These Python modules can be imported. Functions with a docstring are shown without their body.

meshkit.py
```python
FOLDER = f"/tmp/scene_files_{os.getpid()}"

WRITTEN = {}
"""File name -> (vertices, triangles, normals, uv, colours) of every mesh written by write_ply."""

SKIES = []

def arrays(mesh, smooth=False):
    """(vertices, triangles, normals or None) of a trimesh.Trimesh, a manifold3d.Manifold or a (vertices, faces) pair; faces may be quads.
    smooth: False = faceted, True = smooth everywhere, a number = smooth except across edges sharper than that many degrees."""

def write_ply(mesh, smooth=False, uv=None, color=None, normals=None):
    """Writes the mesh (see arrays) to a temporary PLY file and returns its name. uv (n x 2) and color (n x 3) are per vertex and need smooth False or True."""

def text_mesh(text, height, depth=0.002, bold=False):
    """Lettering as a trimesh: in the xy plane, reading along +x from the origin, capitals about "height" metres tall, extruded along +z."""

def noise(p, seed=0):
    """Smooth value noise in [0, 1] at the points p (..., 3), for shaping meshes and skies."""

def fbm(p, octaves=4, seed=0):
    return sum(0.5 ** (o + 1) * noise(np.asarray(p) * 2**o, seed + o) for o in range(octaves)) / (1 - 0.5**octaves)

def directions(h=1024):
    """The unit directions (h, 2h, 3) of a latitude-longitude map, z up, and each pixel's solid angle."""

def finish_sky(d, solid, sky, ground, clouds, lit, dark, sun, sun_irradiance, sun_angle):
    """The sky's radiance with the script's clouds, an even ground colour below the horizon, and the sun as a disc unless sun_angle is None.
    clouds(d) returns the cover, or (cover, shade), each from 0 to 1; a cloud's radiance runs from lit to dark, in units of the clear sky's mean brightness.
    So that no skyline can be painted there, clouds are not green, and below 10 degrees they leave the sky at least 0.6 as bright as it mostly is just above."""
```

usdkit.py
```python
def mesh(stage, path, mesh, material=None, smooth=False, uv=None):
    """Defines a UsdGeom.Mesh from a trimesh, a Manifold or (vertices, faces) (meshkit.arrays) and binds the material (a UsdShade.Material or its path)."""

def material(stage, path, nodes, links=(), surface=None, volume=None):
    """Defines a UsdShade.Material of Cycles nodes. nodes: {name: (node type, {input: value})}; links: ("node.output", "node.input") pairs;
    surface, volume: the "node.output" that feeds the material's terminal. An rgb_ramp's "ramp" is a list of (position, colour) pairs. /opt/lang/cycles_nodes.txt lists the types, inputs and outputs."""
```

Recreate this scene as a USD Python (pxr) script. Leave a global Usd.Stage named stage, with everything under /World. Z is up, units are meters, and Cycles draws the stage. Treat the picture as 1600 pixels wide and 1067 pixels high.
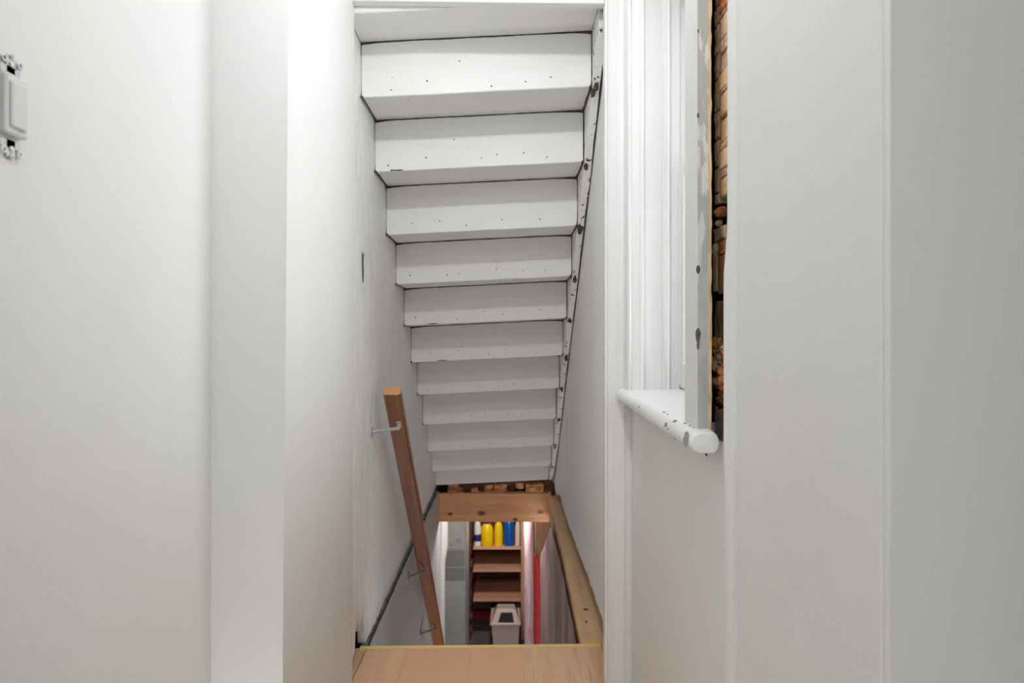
import math
import numpy as np
import trimesh
import meshkit
import usdkit
from pxr import Gf, Sdf, Usd, UsdGeom, UsdLux, UsdShade
from shapely.geometry import Polygon

# ------------------------------------------------------------------ stage, camera, lights
# x right, y depth (away from the camera), z up; the ground floor is z = 0, the eye EYE above it.
# All shapes below are written with z relative to the eye; obj() lifts them by EYE.
EYE = 1.08
stage = Usd.Stage.CreateInMemory()
UsdGeom.SetStageUpAxis(stage, UsdGeom.Tokens.z)
UsdGeom.SetStageMetersPerUnit(stage, 1.0)
UsdGeom.Xform.Define(stage, '/World')
UsdGeom.Scope.Define(stage, '/World/Looks')

cam = UsdGeom.Camera.Define(stage, '/World/camera')
cam.AddTranslateOp().Set(Gf.Vec3d(0, 0, EYE))
cam.AddRotateXYZOp().Set(Gf.Vec3f(90, 0, 0))
cam.CreateFocalLengthAttr(24.0)
cam.CreateHorizontalApertureAttr(36.0)
cam.CreateHorizontalApertureOffsetAttr(0.1575)
cam.CreateFStopAttr(4.5)
cam.CreateFocusDistanceAttr(1.75)
cam.CreateExposureAttr(0.26)
cam.CreateClippingRangeAttr(Gf.Vec2f(0.05, 100))


def lamp(cls, name, loc, intensity, color, rot=None, **attrs):
    l = cls.Define(stage, '/World/' + name)
    l.AddTranslateOp().Set(Gf.Vec3d(loc[0], loc[1], loc[2] + EYE))
    if rot:
        l.AddRotateXYZOp().Set(Gf.Vec3f(*rot))
    l.CreateIntensityAttr(intensity)
    l.CreateColorAttr(Gf.Vec3f(*color))
    for k, v in attrs.items():
        getattr(l, 'Create%sAttr' % k)(v)
    return l


dome = UsdLux.DomeLight.Define(stage, '/World/sky')          # overcast daylight, comes in by the side window
dome.CreateIntensityAttr(1.45)
dome.CreateColorAttr(Gf.Vec3f(0.99, 1.0, 1.0))
lamp(UsdLux.SphereLight, 'hall_lamp_light', (-0.07, 0.88, 1.36), 135, (0.985, 1.0, 1.02), Radius=0.04)
spot = lamp(UsdLux.SphereLight, 'hall_spot_light', (-0.07, 0.86, 1.36), 415, (0.985, 1.0, 1.02), (55, 0, 0), Radius=0.035)      # added spot without a fixture, brightens the stairs
shaping = UsdLux.ShapingAPI.Apply(spot.GetPrim())
shaping.CreateShapingConeAngleAttr(38.0)
shaping.CreateShapingConeSoftnessAttr(0.9)
lamp(UsdLux.SphereLight, 'hall_globe_light', (-0.07, 1.78, 1.33), 2.2, (0.985, 1.0, 1.02), Radius=0.12)  # added unseen globe, fills the stairwell side walls
lamp(UsdLux.RectLight, 'room_ceiling_light', (0.1, -1.3, 1.54), 3.8, (1.0, 1.0, 0.99), Width=1.6, Height=1.2)
lamp(UsdLux.RectLight, 'rear_window_light', (0.0, -3.9, 0.1), 0.68, (1.0, 1.0, 0.99), (90, 0, 0), Width=2.6, Height=2.2)  # added frontal fill from behind the camera; no window is built there
lamp(UsdLux.SphereLight, 'basement_stair_lamp_light', (0.0, 3.3, -2.8), 85, (1.0, 0.98, 0.97), Radius=0.08)  # added fill hidden below the floor edge, lifts the stairwell walls
lamp(UsdLux.SphereLight, 'basement_lamp_light', (-0.1, 5.27, -1.215), 190, (1.0, 0.97, 0.97), Radius=0.05)
lamp(UsdLux.SphereLight, 'basement_far_lamp_light', (-0.12, 7.15, -1.5), 260, (1.0, 0.96, 0.94), Radius=0.05)  # added unseen bulb that brightens the shelves

# ------------------------------------------------------------------ small helpers
_taken = {}


def lin(*c):
    return tuple((v / 255 / 12.92) if v / 255 <= 0.04045 else ((v / 255 + 0.055) / 1.055) ** 2.4 for v in c)


def numbered(path):
    n = _taken.get(path, -1) + 1
    _taken[path] = n
    return path if n == 0 else '%s_%03d' % (path, n)


def tag(prim, label=None, cat=None, group=None, kind=None):
    for k, v in (('label', label), ('category', cat), ('group', group), ('kind', kind)):
        if v:
            prim.SetCustomDataByKey(k, v)


_base = {}


def thing(name, base=(0, 0, 0), label=None, cat=None, group=None, kind=None):
    path = numbered('/World/' + name)
    x = UsdGeom.Xform.Define(stage, path)
    x.AddTranslateOp().Set(Gf.Vec3d(base[0], base[1], base[2] + EYE))
    tag(x.GetPrim(), label, cat, group, kind)
    _base[path] = np.array(base, float)
    return path


def obj(name, mesh, mat, parent=None, smooth=False, label=None, cat=None, group=None, kind=None):
    v, f, n = meshkit.arrays(mesh, False)
    v = np.array(v, float)
    path = numbered((parent or '/World') + '/' + name)
    base = _base.get(parent)
    if base is None:                                          # top-level mesh: origin at its base
        lo, hi = v.min(0), v.max(0)
        base = np.array([(lo[0] + hi[0]) / 2, (lo[1] + hi[1]) / 2, lo[2]])
    m = usdkit.mesh(stage, path, trimesh.Trimesh(v - base, f, process=False), mat, smooth=smooth)
    if parent is None:
        m.AddTranslateOp().Set(Gf.Vec3d(base[0], base[1], base[2] + EYE))
    _base[path] = base
    tag(m.GetPrim(), label, cat, group, kind)
    return path


def struct(name, mesh, mat, smooth=False, label=None, cat=None):
    return obj(name, mesh, mat, None, smooth, label, cat, None, 'structure')


def cat_(*ms):
    return trimesh.util.concatenate([m for m in ms])


def box(x0, x1, y0, y1, z0, z1, b=0.0):
    x0, x1 = sorted((x0, x1)); y0, y1 = sorted((y0, y1)); z0, z1 = sorted((z0, z1))
    if b <= 0:
        m = trimesh.creation.box((x1 - x0, y1 - y0, z1 - z0))
        m.apply_translation(((x0 + x1) / 2, (y0 + y1) / 2, (z0 + z1) / 2))
        return m
    b = min(b, (x1 - x0) * .45, (y1 - y0) * .45, (z1 - z0) * .45)
    p = []
    for x, sx in ((x0, 1), (x1, -1)):
        for y, sy in ((y0, 1), (y1, -1)):
            for z, sz in ((z0, 1), (z1, -1)):
                p += [(x, y + sy * b, z + sz * b), (x + sx * b, y, z + sz * b), (x + sx * b, y + sy * b, z)]
    return trimesh.Trimesh(p).convex_hull


def hexa(pts):
    return trimesh.Trimesh(pts).convex_hull


def prism_z(poly, z0, z1):                                   # polygon in xy, extruded up
    m = trimesh.creation.extrude_polygon(Polygon(poly) if not isinstance(poly, Polygon) else poly, z1 - z0, engine='earcut')
    m.apply_translation((0, 0, z0))
    return m


def prism_x(poly, x0, x1):                                   # polygon in yz, extruded along x
    m = trimesh.creation.extrude_polygon(Polygon(poly) if not isinstance(poly, Polygon) else poly, x1 - x0, engine='earcut')
    v = m.vertices
    m.vertices = np.stack([v[:, 2] + x0, v[:, 0], v[:, 1]], 1)
    return m


def prism_y(poly, y0, y1):                                   # polygon in xz, extruded along y
    m = trimesh.creation.extrude_polygon(Polygon(poly) if not isinstance(poly, Polygon) else poly, y1 - y0, engine='earcut')
    v = m.vertices
    m.vertices = np.stack([v[:, 0], v[:, 2] + y0, v[:, 1]], 1)
    m.invert()
    return m


def sweep(sections, cap=True):                               # stations of equally many points: (n, k, 3)
    s = np.asarray(sections, float)
    n, k = s.shape[:2]
    f = []
    for i in range(n - 1):
        for j in range(k):
            a, b = i * k + j, i * k + (j + 1) % k
            f += [(a, b, b + k), (a, b + k, a + k)]
    v = s.reshape(-1, 3)
    if cap:
        c0, c1 = len(v), len(v) + 1
        v = np.vstack([v, s[0].mean(0), s[-1].mean(0)])
        for j in range(k):
            f += [(c0, (j + 1) % k, j), (c1, (n - 1) * k + j, (n - 1) * k + (j + 1) % k)]
    m = trimesh.Trimesh(v, f, process=False)
    if m.volume < 0:
        m.invert()
    return m


def tube(pts, r, k=12):
    pts = np.asarray(pts, float)
    rr = np.broadcast_to(r, len(pts))
    t = np.gradient(pts, axis=0)
    t /= np.linalg.norm(t, axis=1, keepdims=True)
    out, ref = [], None
    for p, d, q in zip(pts, t, rr):
        if ref is None:
            ref = np.array([0, 0, 1.0]) if abs(d[2]) < .9 else np.array([1.0, 0, 0])
        a = ref - d * (ref @ d)
        a /= np.linalg.norm(a)
        b = np.cross(d, a)
        ref = a
        ang = np.arange(k) / k * 2 * math.pi
        out.append(p + q * (np.cos(ang)[:, None] * a + np.sin(ang)[:, None] * b))
    return sweep(out)


def lathe(profile, k=20, at=(0, 0, 0), scale=(1, 1, 1)):      # (radius, z) pairs from bottom to top
    ang = np.arange(k) / k * 2 * math.pi
    s = [np.stack([max(r, 1e-4) * np.cos(ang) * scale[0], max(r, 1e-4) * np.sin(ang) * scale[1], np.full(k, z * scale[2])], 1) + at for r, z in profile]
    return sweep(s)


def rubble(c, r, seed, squash=(1, 1, 1)):
    m = trimesh.creation.icosphere(subdivisions=2, radius=1.0)
    v = m.vertices
    d = 0.62 + 0.75 * meshkit.fbm(v * 1.3 + seed * 7.31, 3, seed)
    m.vertices = v * d[:, None] * r * np.asarray(squash) + c
    return m


def rough_box(x0, x1, y0, y1, z0, z1, amp, seed, n=2):
    m = box(x0, x1, y0, y1, z0, z1, min(x1 - x0, y1 - y0, z1 - z0) * .07)
    for _ in range(n):
        m = m.subdivide()
    v = m.vertices
    off = np.stack([meshkit.fbm(v * 60 + 11.7 * k + seed * 3.1, 3, seed + k) for k in range(3)], 1) - .5
    m.vertices = v + off * 2 * amp
    return m


def wavy_board(x0, x1, y0, y1, zlo, zhi, seed, amp=.0012, n=40, b=.003, shear=0.0, xc=0.0):
    """A board along x with slightly uneven edges; zlo and zhi at xc; z rises by shear per metre."""
    xs = np.linspace(x0, x1, n)
    w = lambda s: (meshkit.fbm(np.stack([xs * 9, xs * 0 + s * 3.7, xs * 0], 1), 3, s) - .5) * 2 * amp
    lo, hi, fr = w(seed), w(seed + 50), w(seed + 90)
    out = []
    for i, x in enumerate(xs):
        dz = shear * (x - xc)
        a, c, p, q = zlo + lo[i] + dz, zhi + hi[i] + dz, y0 + fr[i] * .7, y1
        out.append([(x, p + b, a), (x, q - b, a), (x, q, a + b), (x, q, c - b), (x, q - b, c), (x, p + b, c), (x, p, c - b), (x, p, a + b)])
    return sweep(out)


def ragged(p0, p1, w0, across, out, seed, n=26, flare=0.0, thick=.002):
    """A thin ragged crack of dark colour for bare wood and painted joint shade from p0 to p1: width w0 along `across`, standing `thick` along `out`."""
    p0, p1, across, out = (np.asarray(a, float) for a in (p0, p1, across, out))
    t = np.linspace(0, 1, n)
    g = meshkit.fbm(np.stack([t * 13, t * 0 + seed, t * 0], 1), 3, seed)
    g2 = meshkit.fbm(np.stack([t * 17, t * 0 + seed, t * 0 + 5], 1), 3, seed + 1)
    secs = []
    for i in range(n):
        e = flare * (math.exp(-t[i] * 18) + math.exp(-(1 - t[i]) * 18))
        a, b = -w0 * (.15 + .7 * g[i]) - e, w0 * (.15 + .7 * g2[i]) + e * .3
        p = p0 + (p1 - p0) * t[i]
        secs.append([p + across * a - out * .004, p + across * b - out * .004, p + across * b + out * thick, p + across * a + out * thick])
    return sweep(secs)


# ------------------------------------------------------------------ materials
LK = '/World/Looks/'


def mat(name, color, rough=.5, bump=(), spots=(), var=None, spec=.5, metal=0.0, trans=0.0, coat=0.0):
    """principled: base colour, bump = (noise scale, distance[, stretch]), var = (colour2, noise scale vec, lo, hi),
    spots = list of (kind, ...) laid over the base colour."""
    nodes = {'p': ('principled_bsdf', {'roughness': rough, 'specular_ior_level': spec, 'metallic': metal, 'transmission_weight': trans, 'coat_weight': coat}),
             'g': ('geometry', {})}
    links = []
    nodes['c0'] = ('color', {'value': color})
    last = 'c0.color'
    i = 0
    for s in ([('noise',) + tuple(var)] if var else []) + list(spots):
        i += 1
        k = str(i)
        if s[0] == 'noise':                                  # colour2, scale xyz, lo, hi [, detail]
            _, c2, sc, lo, hi = s[:5]
            nodes['m' + k] = ('mapping', {'scale': sc, 'location': (3.1 * i, 1.7 * i, 5.3 * i)})
            nodes['n' + k] = ('noise_texture', {'scale': 1.0, 'detail': 5.0, 'roughness': .6})
            nodes['r' + k] = ('map_range', {'from_min': lo, 'from_max': hi, 'clamp': True})
            links += [('g.position', 'm%s.vector' % k), ('m%s.vector' % k, 'n%s.vector' % k), ('n%s.fac' % k, 'r%s.value' % k)]
            fac = 'r%s.result' % k
            if len(s) > 5:                                   # limited to a band: (axis, lo edge, hi edge)
                ax, e0, e1 = s[5]
                nodes['s' + k] = ('separate_xyz', {})
                nodes['b' + k] = ('map_range', {'from_min': e0, 'from_max': e1, 'clamp': True})
                nodes['x' + k] = ('math', {'math_type': 'multiply'})
                links += [('g.position', 's%s.vector' % k), ('s%s.%s' % (k, ax), 'b%s.value' % k), ('b%s.result' % k, 'x%s.value1' % k), (fac, 'x%s.value2' % k)]
                fac = 'x%s.value' % k
        elif s[0] == 'specks':                               # colour2, scale, radius, share of cells
            _, c2, sc, rad, share = s
            nodes['v' + k] = ('voronoi_texture', {'scale': sc})
            nodes['r' + k] = ('map_range', {'from_min': rad * 1.15, 'from_max': rad * .8, 'to_min': 0.0, 'to_max': 1.0, 'clamp': True})
            nodes['s' + k] = ('separate_color', {})
            nodes['t' + k] = ('math', {'math_type': 'less_than', 'value2': share})
            nodes['x' + k] = ('math', {'math_type': 'multiply'})
            links += [('g.position', 'v%s.vector' % k), ('v%s.distance' % k, 'r%s.value' % k), ('v%s.color' % k, 's%s.color' % k), ('s%s.r' % k, 't%s.value1' % k), ('r%s.result' % k, 'x%s.value1' % k), ('t%s.value' % k, 'x%s.value2' % k)]
            fac = 'x%s.value' % k
        elif s[0] == 'knot':                                 # colour2, centre (eye-relative), radius, stretch
            _, c2, c, rad, st = s
            nodes['m' + k] = ('vector_math', {'math_type': 'subtract', 'vector2': (c[0], c[1], c[2] + EYE)})
            nodes['q' + k] = ('vector_math', {'math_type': 'multiply', 'vector2': st})
            nodes['l' + k] = ('vector_math', {'math_type': 'length'})
            nodes['r' + k] = ('map_range', {'from_min': rad, 'from_max': rad * .35, 'to_min': 0.0, 'to_max': 1.0, 'clamp': True})
            links += [('g.position', 'm%s.vector1' % k), ('m%s.vector' % k, 'q%s.vector1' % k), ('q%s.vector' % k, 'l%s.vector1' % k), ('l%s.value' % k, 'r%s.value' % k)]
            fac = 'r%s.result' % k
        elif s[0] == 'random':                               # colour2: each object its own share
            _, c2 = s
            nodes['o' + k] = ('object_info', {})
            links += []
            fac = 'o%s.random' % k
        nodes['k' + k] = ('color', {'value': c2})
        nodes['y' + k] = ('mix_color', {'blend_type': 'mix'})
        links += [(fac, 'y%s.fac' % k), (last, 'y%s.a' % k), ('k%s.color' % k, 'y%s.b' % k)]
        last = 'y%s.result' % k
    links.append((last, 'p.base_color'))
    if bump:
        sc, dist = bump[:2]
        st = bump[2] if len(bump) > 2 else (1, 1, 1)
        nodes['bm'] = ('mapping', {'scale': tuple(sc * a for a in st)})
        nodes['bn'] = ('noise_texture', {'scale': 1.0, 'detail': 4.0})
        nodes['bb'] = ('bump', {'strength': 1.0, 'distance': dist})
        links += [('g.position', 'bm.vector'), ('bm.vector', 'bn.vector'), ('bn.fac', 'bb.height'), ('bb.normal', 'p.normal')]
    return usdkit.material(stage, LK + name, nodes, links, surface='p.BSDF')


W = (0.80, 0.80, 0.788)
M = {}
M['wall'] = mat('wall_paint', W, .55, (260, .0006), spots=[('noise', (.775, .775, .762), (2.3, 2.3, 1.1), .45, .7)])
M['trim'] = mat('trim_paint', (.83, .83, .82), .32, (60, .0006, (1, 1, .06)), spots=[('noise', (.78, .78, .77), (40, 40, 2.5), .5, .75)])
M['casing'] = mat('chipped_casing_paint', (.80, .80, .785), .4, (45, .0012, (1, 1, .2)),
                  )
M['casing_edge'] = mat('worn_shaded_edge_paint', lin(190, 192, 190), .5, (50, .0012, (1, 1, .25)),  # grey base carries the shade of this face; the patches are worn paint
                       spots=[('noise', (.80, .80, .79), (50, 50, 13), .56, .60, ('z', EYE - .1, EYE + .2)), ('noise', lin(206, 207, 205), (30, 30, 9), .4, .6, ('z', EYE + .25, EYE + .1))])
M['sill'] = mat('sill_paint', (.88, .88, .87), .35, (60, .0012), spots=[('noise', lin(112, 113, 112), (26, 20, 40), .71, .73)])
M['stair'] = mat('stair_paint', (.85, .85, .835), .5, (34, .0012, (.35, 1, 1)),
                 spots=[('noise', (.81, .81, .795), (6, 20, 20), .5, .75), ('specks', lin(70, 68, 62), 13, .05, .22), ('noise', lin(120, 119, 112), (60, 90, 90), .715, .73)])
M['stringer'] = mat('stringer_paint', (.88, .88, .865), .55, (60, .004),
                    spots=[('noise', lin(75, 73, 68), (38, 38, 38), .60, .64), ('noise', (.8, .8, .79), (30, 30, 30), .3, .2)])
M['plaster'] = mat('old_plaster', (.89, .89, .875), .6, (20, .007),
                   spots=[('noise', (.85, .85, .835), (3, 5, 2), .42, .62), ('noise', (.98, .98, .975), (40, 30, 5), .55, .58, ('y', 2.8, 2.5)), ('noise', (.6, .6, .585), (60, 70, 9), .66, .69, ('y', 2.75, 2.5)),
                          ('noise', lin(110, 110, 104), (90, 90, 40), .74, .76)])
M['plaster_right'] = mat('old_plaster_side', (.92, .92, .905), .6, (22, .003, (1, 1, .4)),
                         spots=[('noise', (.86, .865, .855), (7, 7, 1.4), .45, .7), ('noise', lin(150, 150, 142), (70, 60, 60), .70, .73)])
M['crack'] = mat('bare_wood_and_gap_shade', lin(66, 62, 55), .9, (120, .002), var=(lin(96, 91, 82), (60, 60, 60), .45, .75))  # bare wood, and the shade of joint gaps put into the same colour
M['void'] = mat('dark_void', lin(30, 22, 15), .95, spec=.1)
M['cement'] = mat('grey_filler', lin(120, 118, 112), .9, (160, .003), var=(lin(84, 82, 76), (90, 90, 60), .4, .6))
M['bare_grey'] = mat('bare_grey_patch', lin(168, 168, 164), .9, (160, .002), var=(lin(132, 131, 126), (120, 120, 120), .4, .65))
M['lower_panel'] = mat('grey_board_paint', (.5, .505, .505), .5, (200, .0005), spots=[('noise', (.46, .465, .465), (4, 4, 4), .4, .7)])
M['floor'] = mat('wood_plank', lin(246, 202, 160), .38, (30, .0005, (2.2, .25, 1)), var=(lin(226, 176, 134), (16, 1.6, 4), .38, .68),
                 spots=[('noise', lin(250, 214, 176), (40, 2.2, 4), .55, .75), ('noise', lin(186, 134, 98), (60, 3, 4), .58, .74), ('random', lin(240, 192, 150))])
M['pale_floor'] = mat('pale_bounce_floor', (.74, .74, .735), .5)  # unseen room floor, made pale to bounce light onto the lower walls
M['edge_strip'] = mat('pale_edge_strip', lin(255, 220, 146), .45, (50, .001), var=(lin(244, 198, 118), (14, 60, 60), .5, .7))
M['pine'] = mat('rough_pine', lin(240, 200, 158), .6, (30, .0015, (2, .15, 2)), var=(lin(220, 174, 130), (30, 2.2, 30), .4, .7),
                spots=[('knot', lin(92, 58, 34), (.312, 2.72, -1.067), .013, (1, .7, 1)), ('knot', lin(120, 74, 40), (.30, 2.60, -1.067), .008, (1, .5, 1)),
                       ('noise', lin(112, 84, 62), (50, 12, 50), .68, .74)])
M['beam'] = mat('header_timber', lin(212, 156, 112), .65, (30, .0015, (.15, 2, 2)), var=(lin(192, 134, 92), (2.5, 30, 26), .4, .7),
                spots=[('knot', lin(84, 44, 24), (-.41, 4.89, -1.235), .016, (.7, .3, 1)), ('knot', lin(84, 44, 24), (-.185, 4.89, -1.23), .024, (.6, .3, 1)),
                       ('knot', lin(90, 48, 26), (.055, 4.89, -1.275), .018, (.8, .3, 1)), ('knot', lin(112, 80, 40), (.235, 4.89, -1.22), .02, (.6, .3, 1))])
M['scrap'] = mat('pale_scrap_wood', lin(222, 168, 116), .8, (50, .004), var=(lin(150, 100, 62), (24, 24, 34), .42, .6))
M['rail'] = mat('varnished_rail', lin(142, 88, 48), .35, (40, .0006, (2, .3, .3)), var=(lin(120, 72, 36), (60, 4, 4), .4, .7), coat=.3)
M['rail_end'] = mat('rail_end_grain', lin(206, 150, 104), .4, (90, .0006))
M['metal'] = mat('bracket_metal', (.26, .26, .26), .45, metal=.3)
M['metal_paint'] = mat('white_metal', (.52, .52, .51), .4, (120, .001))
M['brick'] = mat('tan_brick', lin(255, 226, 176), .85, (140, .003), var=(lin(246, 200, 146), (40, 40, 30), .4, .7), spots=[('noise', lin(250, 228, 196), (60, 60, 60), .6, .7), ('random', lin(252, 222, 182))])
M['brick_dark'] = mat('orange_brick', lin(224, 150, 92), .85, (140, .004), var=(lin(150, 92, 52), (60, 60, 60), .45, .65))
M['mortar'] = mat('pale_mortar', lin(240, 218, 190), .9, (150, .004), var=(lin(206, 176, 146), (70, 70, 60), .42, .62), spots=[('noise', lin(92, 70, 52), (120, 120, 120), .66, .7)])
M['lath'] = mat('old_lath_wood', lin(196, 142, 96), .8, (60, .002, (1, 1, .1)), var=(lin(150, 104, 66), (80, 80, 6), .4, .65))
M['raw_wood'] = mat('raw_wood_edge', lin(246, 226, 184), .8, (90, .002, (1, 1, .2)), var=(lin(222, 186, 122), (120, 120, 18), .45, .65))
M['paper'] = mat('brown_paper', lin(206, 176, 150), .9, (60, .003), var=(lin(96, 78, 62), (40, 40, 24), .4, .7))
M['brown_back'] = mat('brown_backing', lin(104, 76, 52), .9, (60, .004), var=(lin(60, 42, 28), (30, 30, 20), .4, .65))
M['gypsum'] = mat('torn_board_edge', lin(196, 197, 196), .9, (120, .003), var=(lin(150, 152, 152), (60, 60, 22), .5, .7))
M['mesh'] = mat('wire_mesh_metal', lin(150, 140, 128), .5, metal=.2)
M['switch'] = mat('switch_plastic', (.72, .72, .71), .35)
M['strap'] = mat('switch_steel', (.55, .55, .54), .35, metal=.8)
M['screw'] = mat('switch_screw', (.78, .78, .77), .4)
M['dark_plastic'] = mat('dark_plastic', lin(40, 40, 42), .5)
# basement
M['pvc'] = mat('white_pvc', (.84, .84, .82), .3)
M['duct'] = mat('grey_enamel', lin(176, 182, 178), .4, (30, .0006), var=(lin(160, 166, 162), (5, 5, 7), .4, .7))
M['duct_line'] = mat('grey_enamel_dark', lin(136, 141, 138), .5)
M['shelf'] = mat('shelf_board', lin(222, 172, 142), .55, (30, .0008, (.3, 2, 2)), var=(lin(200, 150, 122), (3, 20, 20), .4, .7))
M['post'] = mat('shelf_post', lin(216, 172, 134), .6, (30, .0008, (2, 2, .2)), var=(lin(168, 122, 86), (20, 20, 2), .4, .7))
M['old_brick'] = mat('red_brown_brick', lin(130, 76, 58), .9, (90, .004), var=(lin(92, 50, 38), (30, 30, 30), .4, .6), spots=[('random', lin(112, 72, 60))])
M['old_mortar'] = mat('old_dark_mortar', lin(92, 74, 66), .9, (60, .003))
M['block'] = mat('concrete_block', lin(120, 112, 108), .9, (120, .004), var=(lin(88, 82, 80), (30, 30, 30), .4, .7))
M['concrete'] = mat('basement_concrete', lin(128, 114, 116), .85, (60, .002), var=(lin(104, 92, 94), (5, 5, 5), .4, .7))
M['base_wall'] = mat('basement_wall_paint', lin(120, 108, 100), .85, (40, .003), var=(lin(96, 84, 78), (6, 6, 6), .4, .7))
M['joist'] = mat('dark_joist', lin(112, 80, 58), .8, (40, .002, (.2, 1, 1)))
M['plastic'] = mat('clear_poly_over_wool', lin(178, 160, 160), .3, (5, .012, (1, 1, .3)), var=(lin(128, 108, 100), (6, 5, 1.1), .40, .62),
                   spots=[('noise', lin(84, 64, 54), (14, 10, 1.8), .56, .72)])
M['wrap'] = mat('pink_white_wrap', lin(206, 184, 190), .2, (20, .008, (1, 1, .3)), spots=[('noise', lin(214, 120, 128), (18, 18, 5), .56, .64), ('noise', lin(196, 40, 52), (30, 30, 10), .70, .73)])
M['tape'] = mat('red_tape', lin(150, 2, 8), .7, (60, .0006), spots=[('noise', lin(214, 84, 88), (40, 40, 22), .70, .74)])
M['litter'] = mat('beige_plastic', lin(206, 186, 176), .4)
M['litter_in'] = mat('entrance_shade', lin(38, 30, 28), .8)
M['yellow'] = mat('yellow_plastic', lin(250, 204, 8), .3)
M['blue'] = mat('blue_plastic', lin(12, 84, 168), .25)
M['navy'] = mat('navy_label', lin(44, 40, 110), .4)
M['white_plastic'] = mat('white_plastic', (.82, .81, .8), .35)
M['cream'] = mat('cream_plastic', lin(226, 204, 184), .4)
M['magenta'] = mat('magenta_cloth', lin(176, 20, 72), .7)
M['dark_grey'] = mat('dark_grey_plastic', lin(78, 80, 86), .5)

usdkit.material(stage, LK + 'pane_glass', {
    't': ('transparent_bsdf', {'color': (.96, .97, .97)}), 'g': ('glossy_bsdf', {'roughness': .02, 'color': (1, 1, 1)}),
    'f': ('fresnel', {'IOR': 1.45}), 'm': ('mix_closure', {})},
    [('f.fac', 'm.fac'), ('t.BSDF', 'm.closure1'), ('g.BSDF', 'm.closure2')], surface='m.closure')
M['glass'] = LK + 'pane_glass'

# ------------------------------------------------------------------ hall and room shell
CEIL, FLOOR = 1.56, -EYE
struct('ceiling', box(-4, 4, -4, 2.13, CEIL, CEIL + .2), M['wall'])
struct('wall_left', box(-1.2, -.653, -.7, 1.56, FLOOR, CEIL), M['wall'])
# the plastered pier left of the stair doorway leans slightly
zt, zb = CEIL, FLOOR
struct('wall_pier_left', hexa([(-.475, 1.504, zt), (-.4985, 1.504, zb), (-1.2, 1.504, zt), (-1.2, 1.504, zb),
                               (-.482, 2.15, zt), (-.4885, 2.15, zb), (-1.2, 2.15, zt), (-1.2, 2.15, zb)]), M['wall'])
struct('wall_near_right', box(.4095, 4, .73, .7425, FLOOR, CEIL), M['wall'])
# room around the camera
struct('wall_room_left', box(-4, -1.2, -.9, -.7, FLOOR, CEIL), M['wall'])
struct('wall_room_far_left', box(-4.2, -4, -4, -.7, FLOOR, CEIL), M['wall'])
struct('wall_room_right', box(4, 4.2, -4, .95, FLOOR, CEIL), M['wall'])
struct('wall_room_back', box(-4.2, 4.2, -4.2, -4, FLOOR, CEIL), M['wall'])

# right side wall: near board with its taped edge, lofted so that the broken edge wanders with height
rw = thing('wall_right', (.42, 1.2, FLOOR), kind='structure')
zs = np.concatenate([np.linspace(FLOOR, -.25, 14), np.linspace(-.2, CEIL, 50)])
secs = []
for z in zs:
    j = (meshkit.fbm(np.array([[z * 26, 3.3, 0]]), 3, 5)[0] - .5) * .006 if z > -.22 else 0
    t = np.interp(z, [-.3, -.2, .12, .2, .3], [.0035, .0075, .0075, .0005, 0])
    secs.append([(.4094, .7435, z), (.4068, .751, z), (.407, 1.198, z), (.3985, 1.2085, z), (.3955, 1.214, z), (.395 - t * .6, 1.226 + t, z), (.405 - t * .3, 1.232 + t + j, z), (.47, 1.236 + t, z), (.47, .7435, z)])
obj('drywall_board', sweep(secs), M['wall'], rw, smooth=40)
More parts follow.
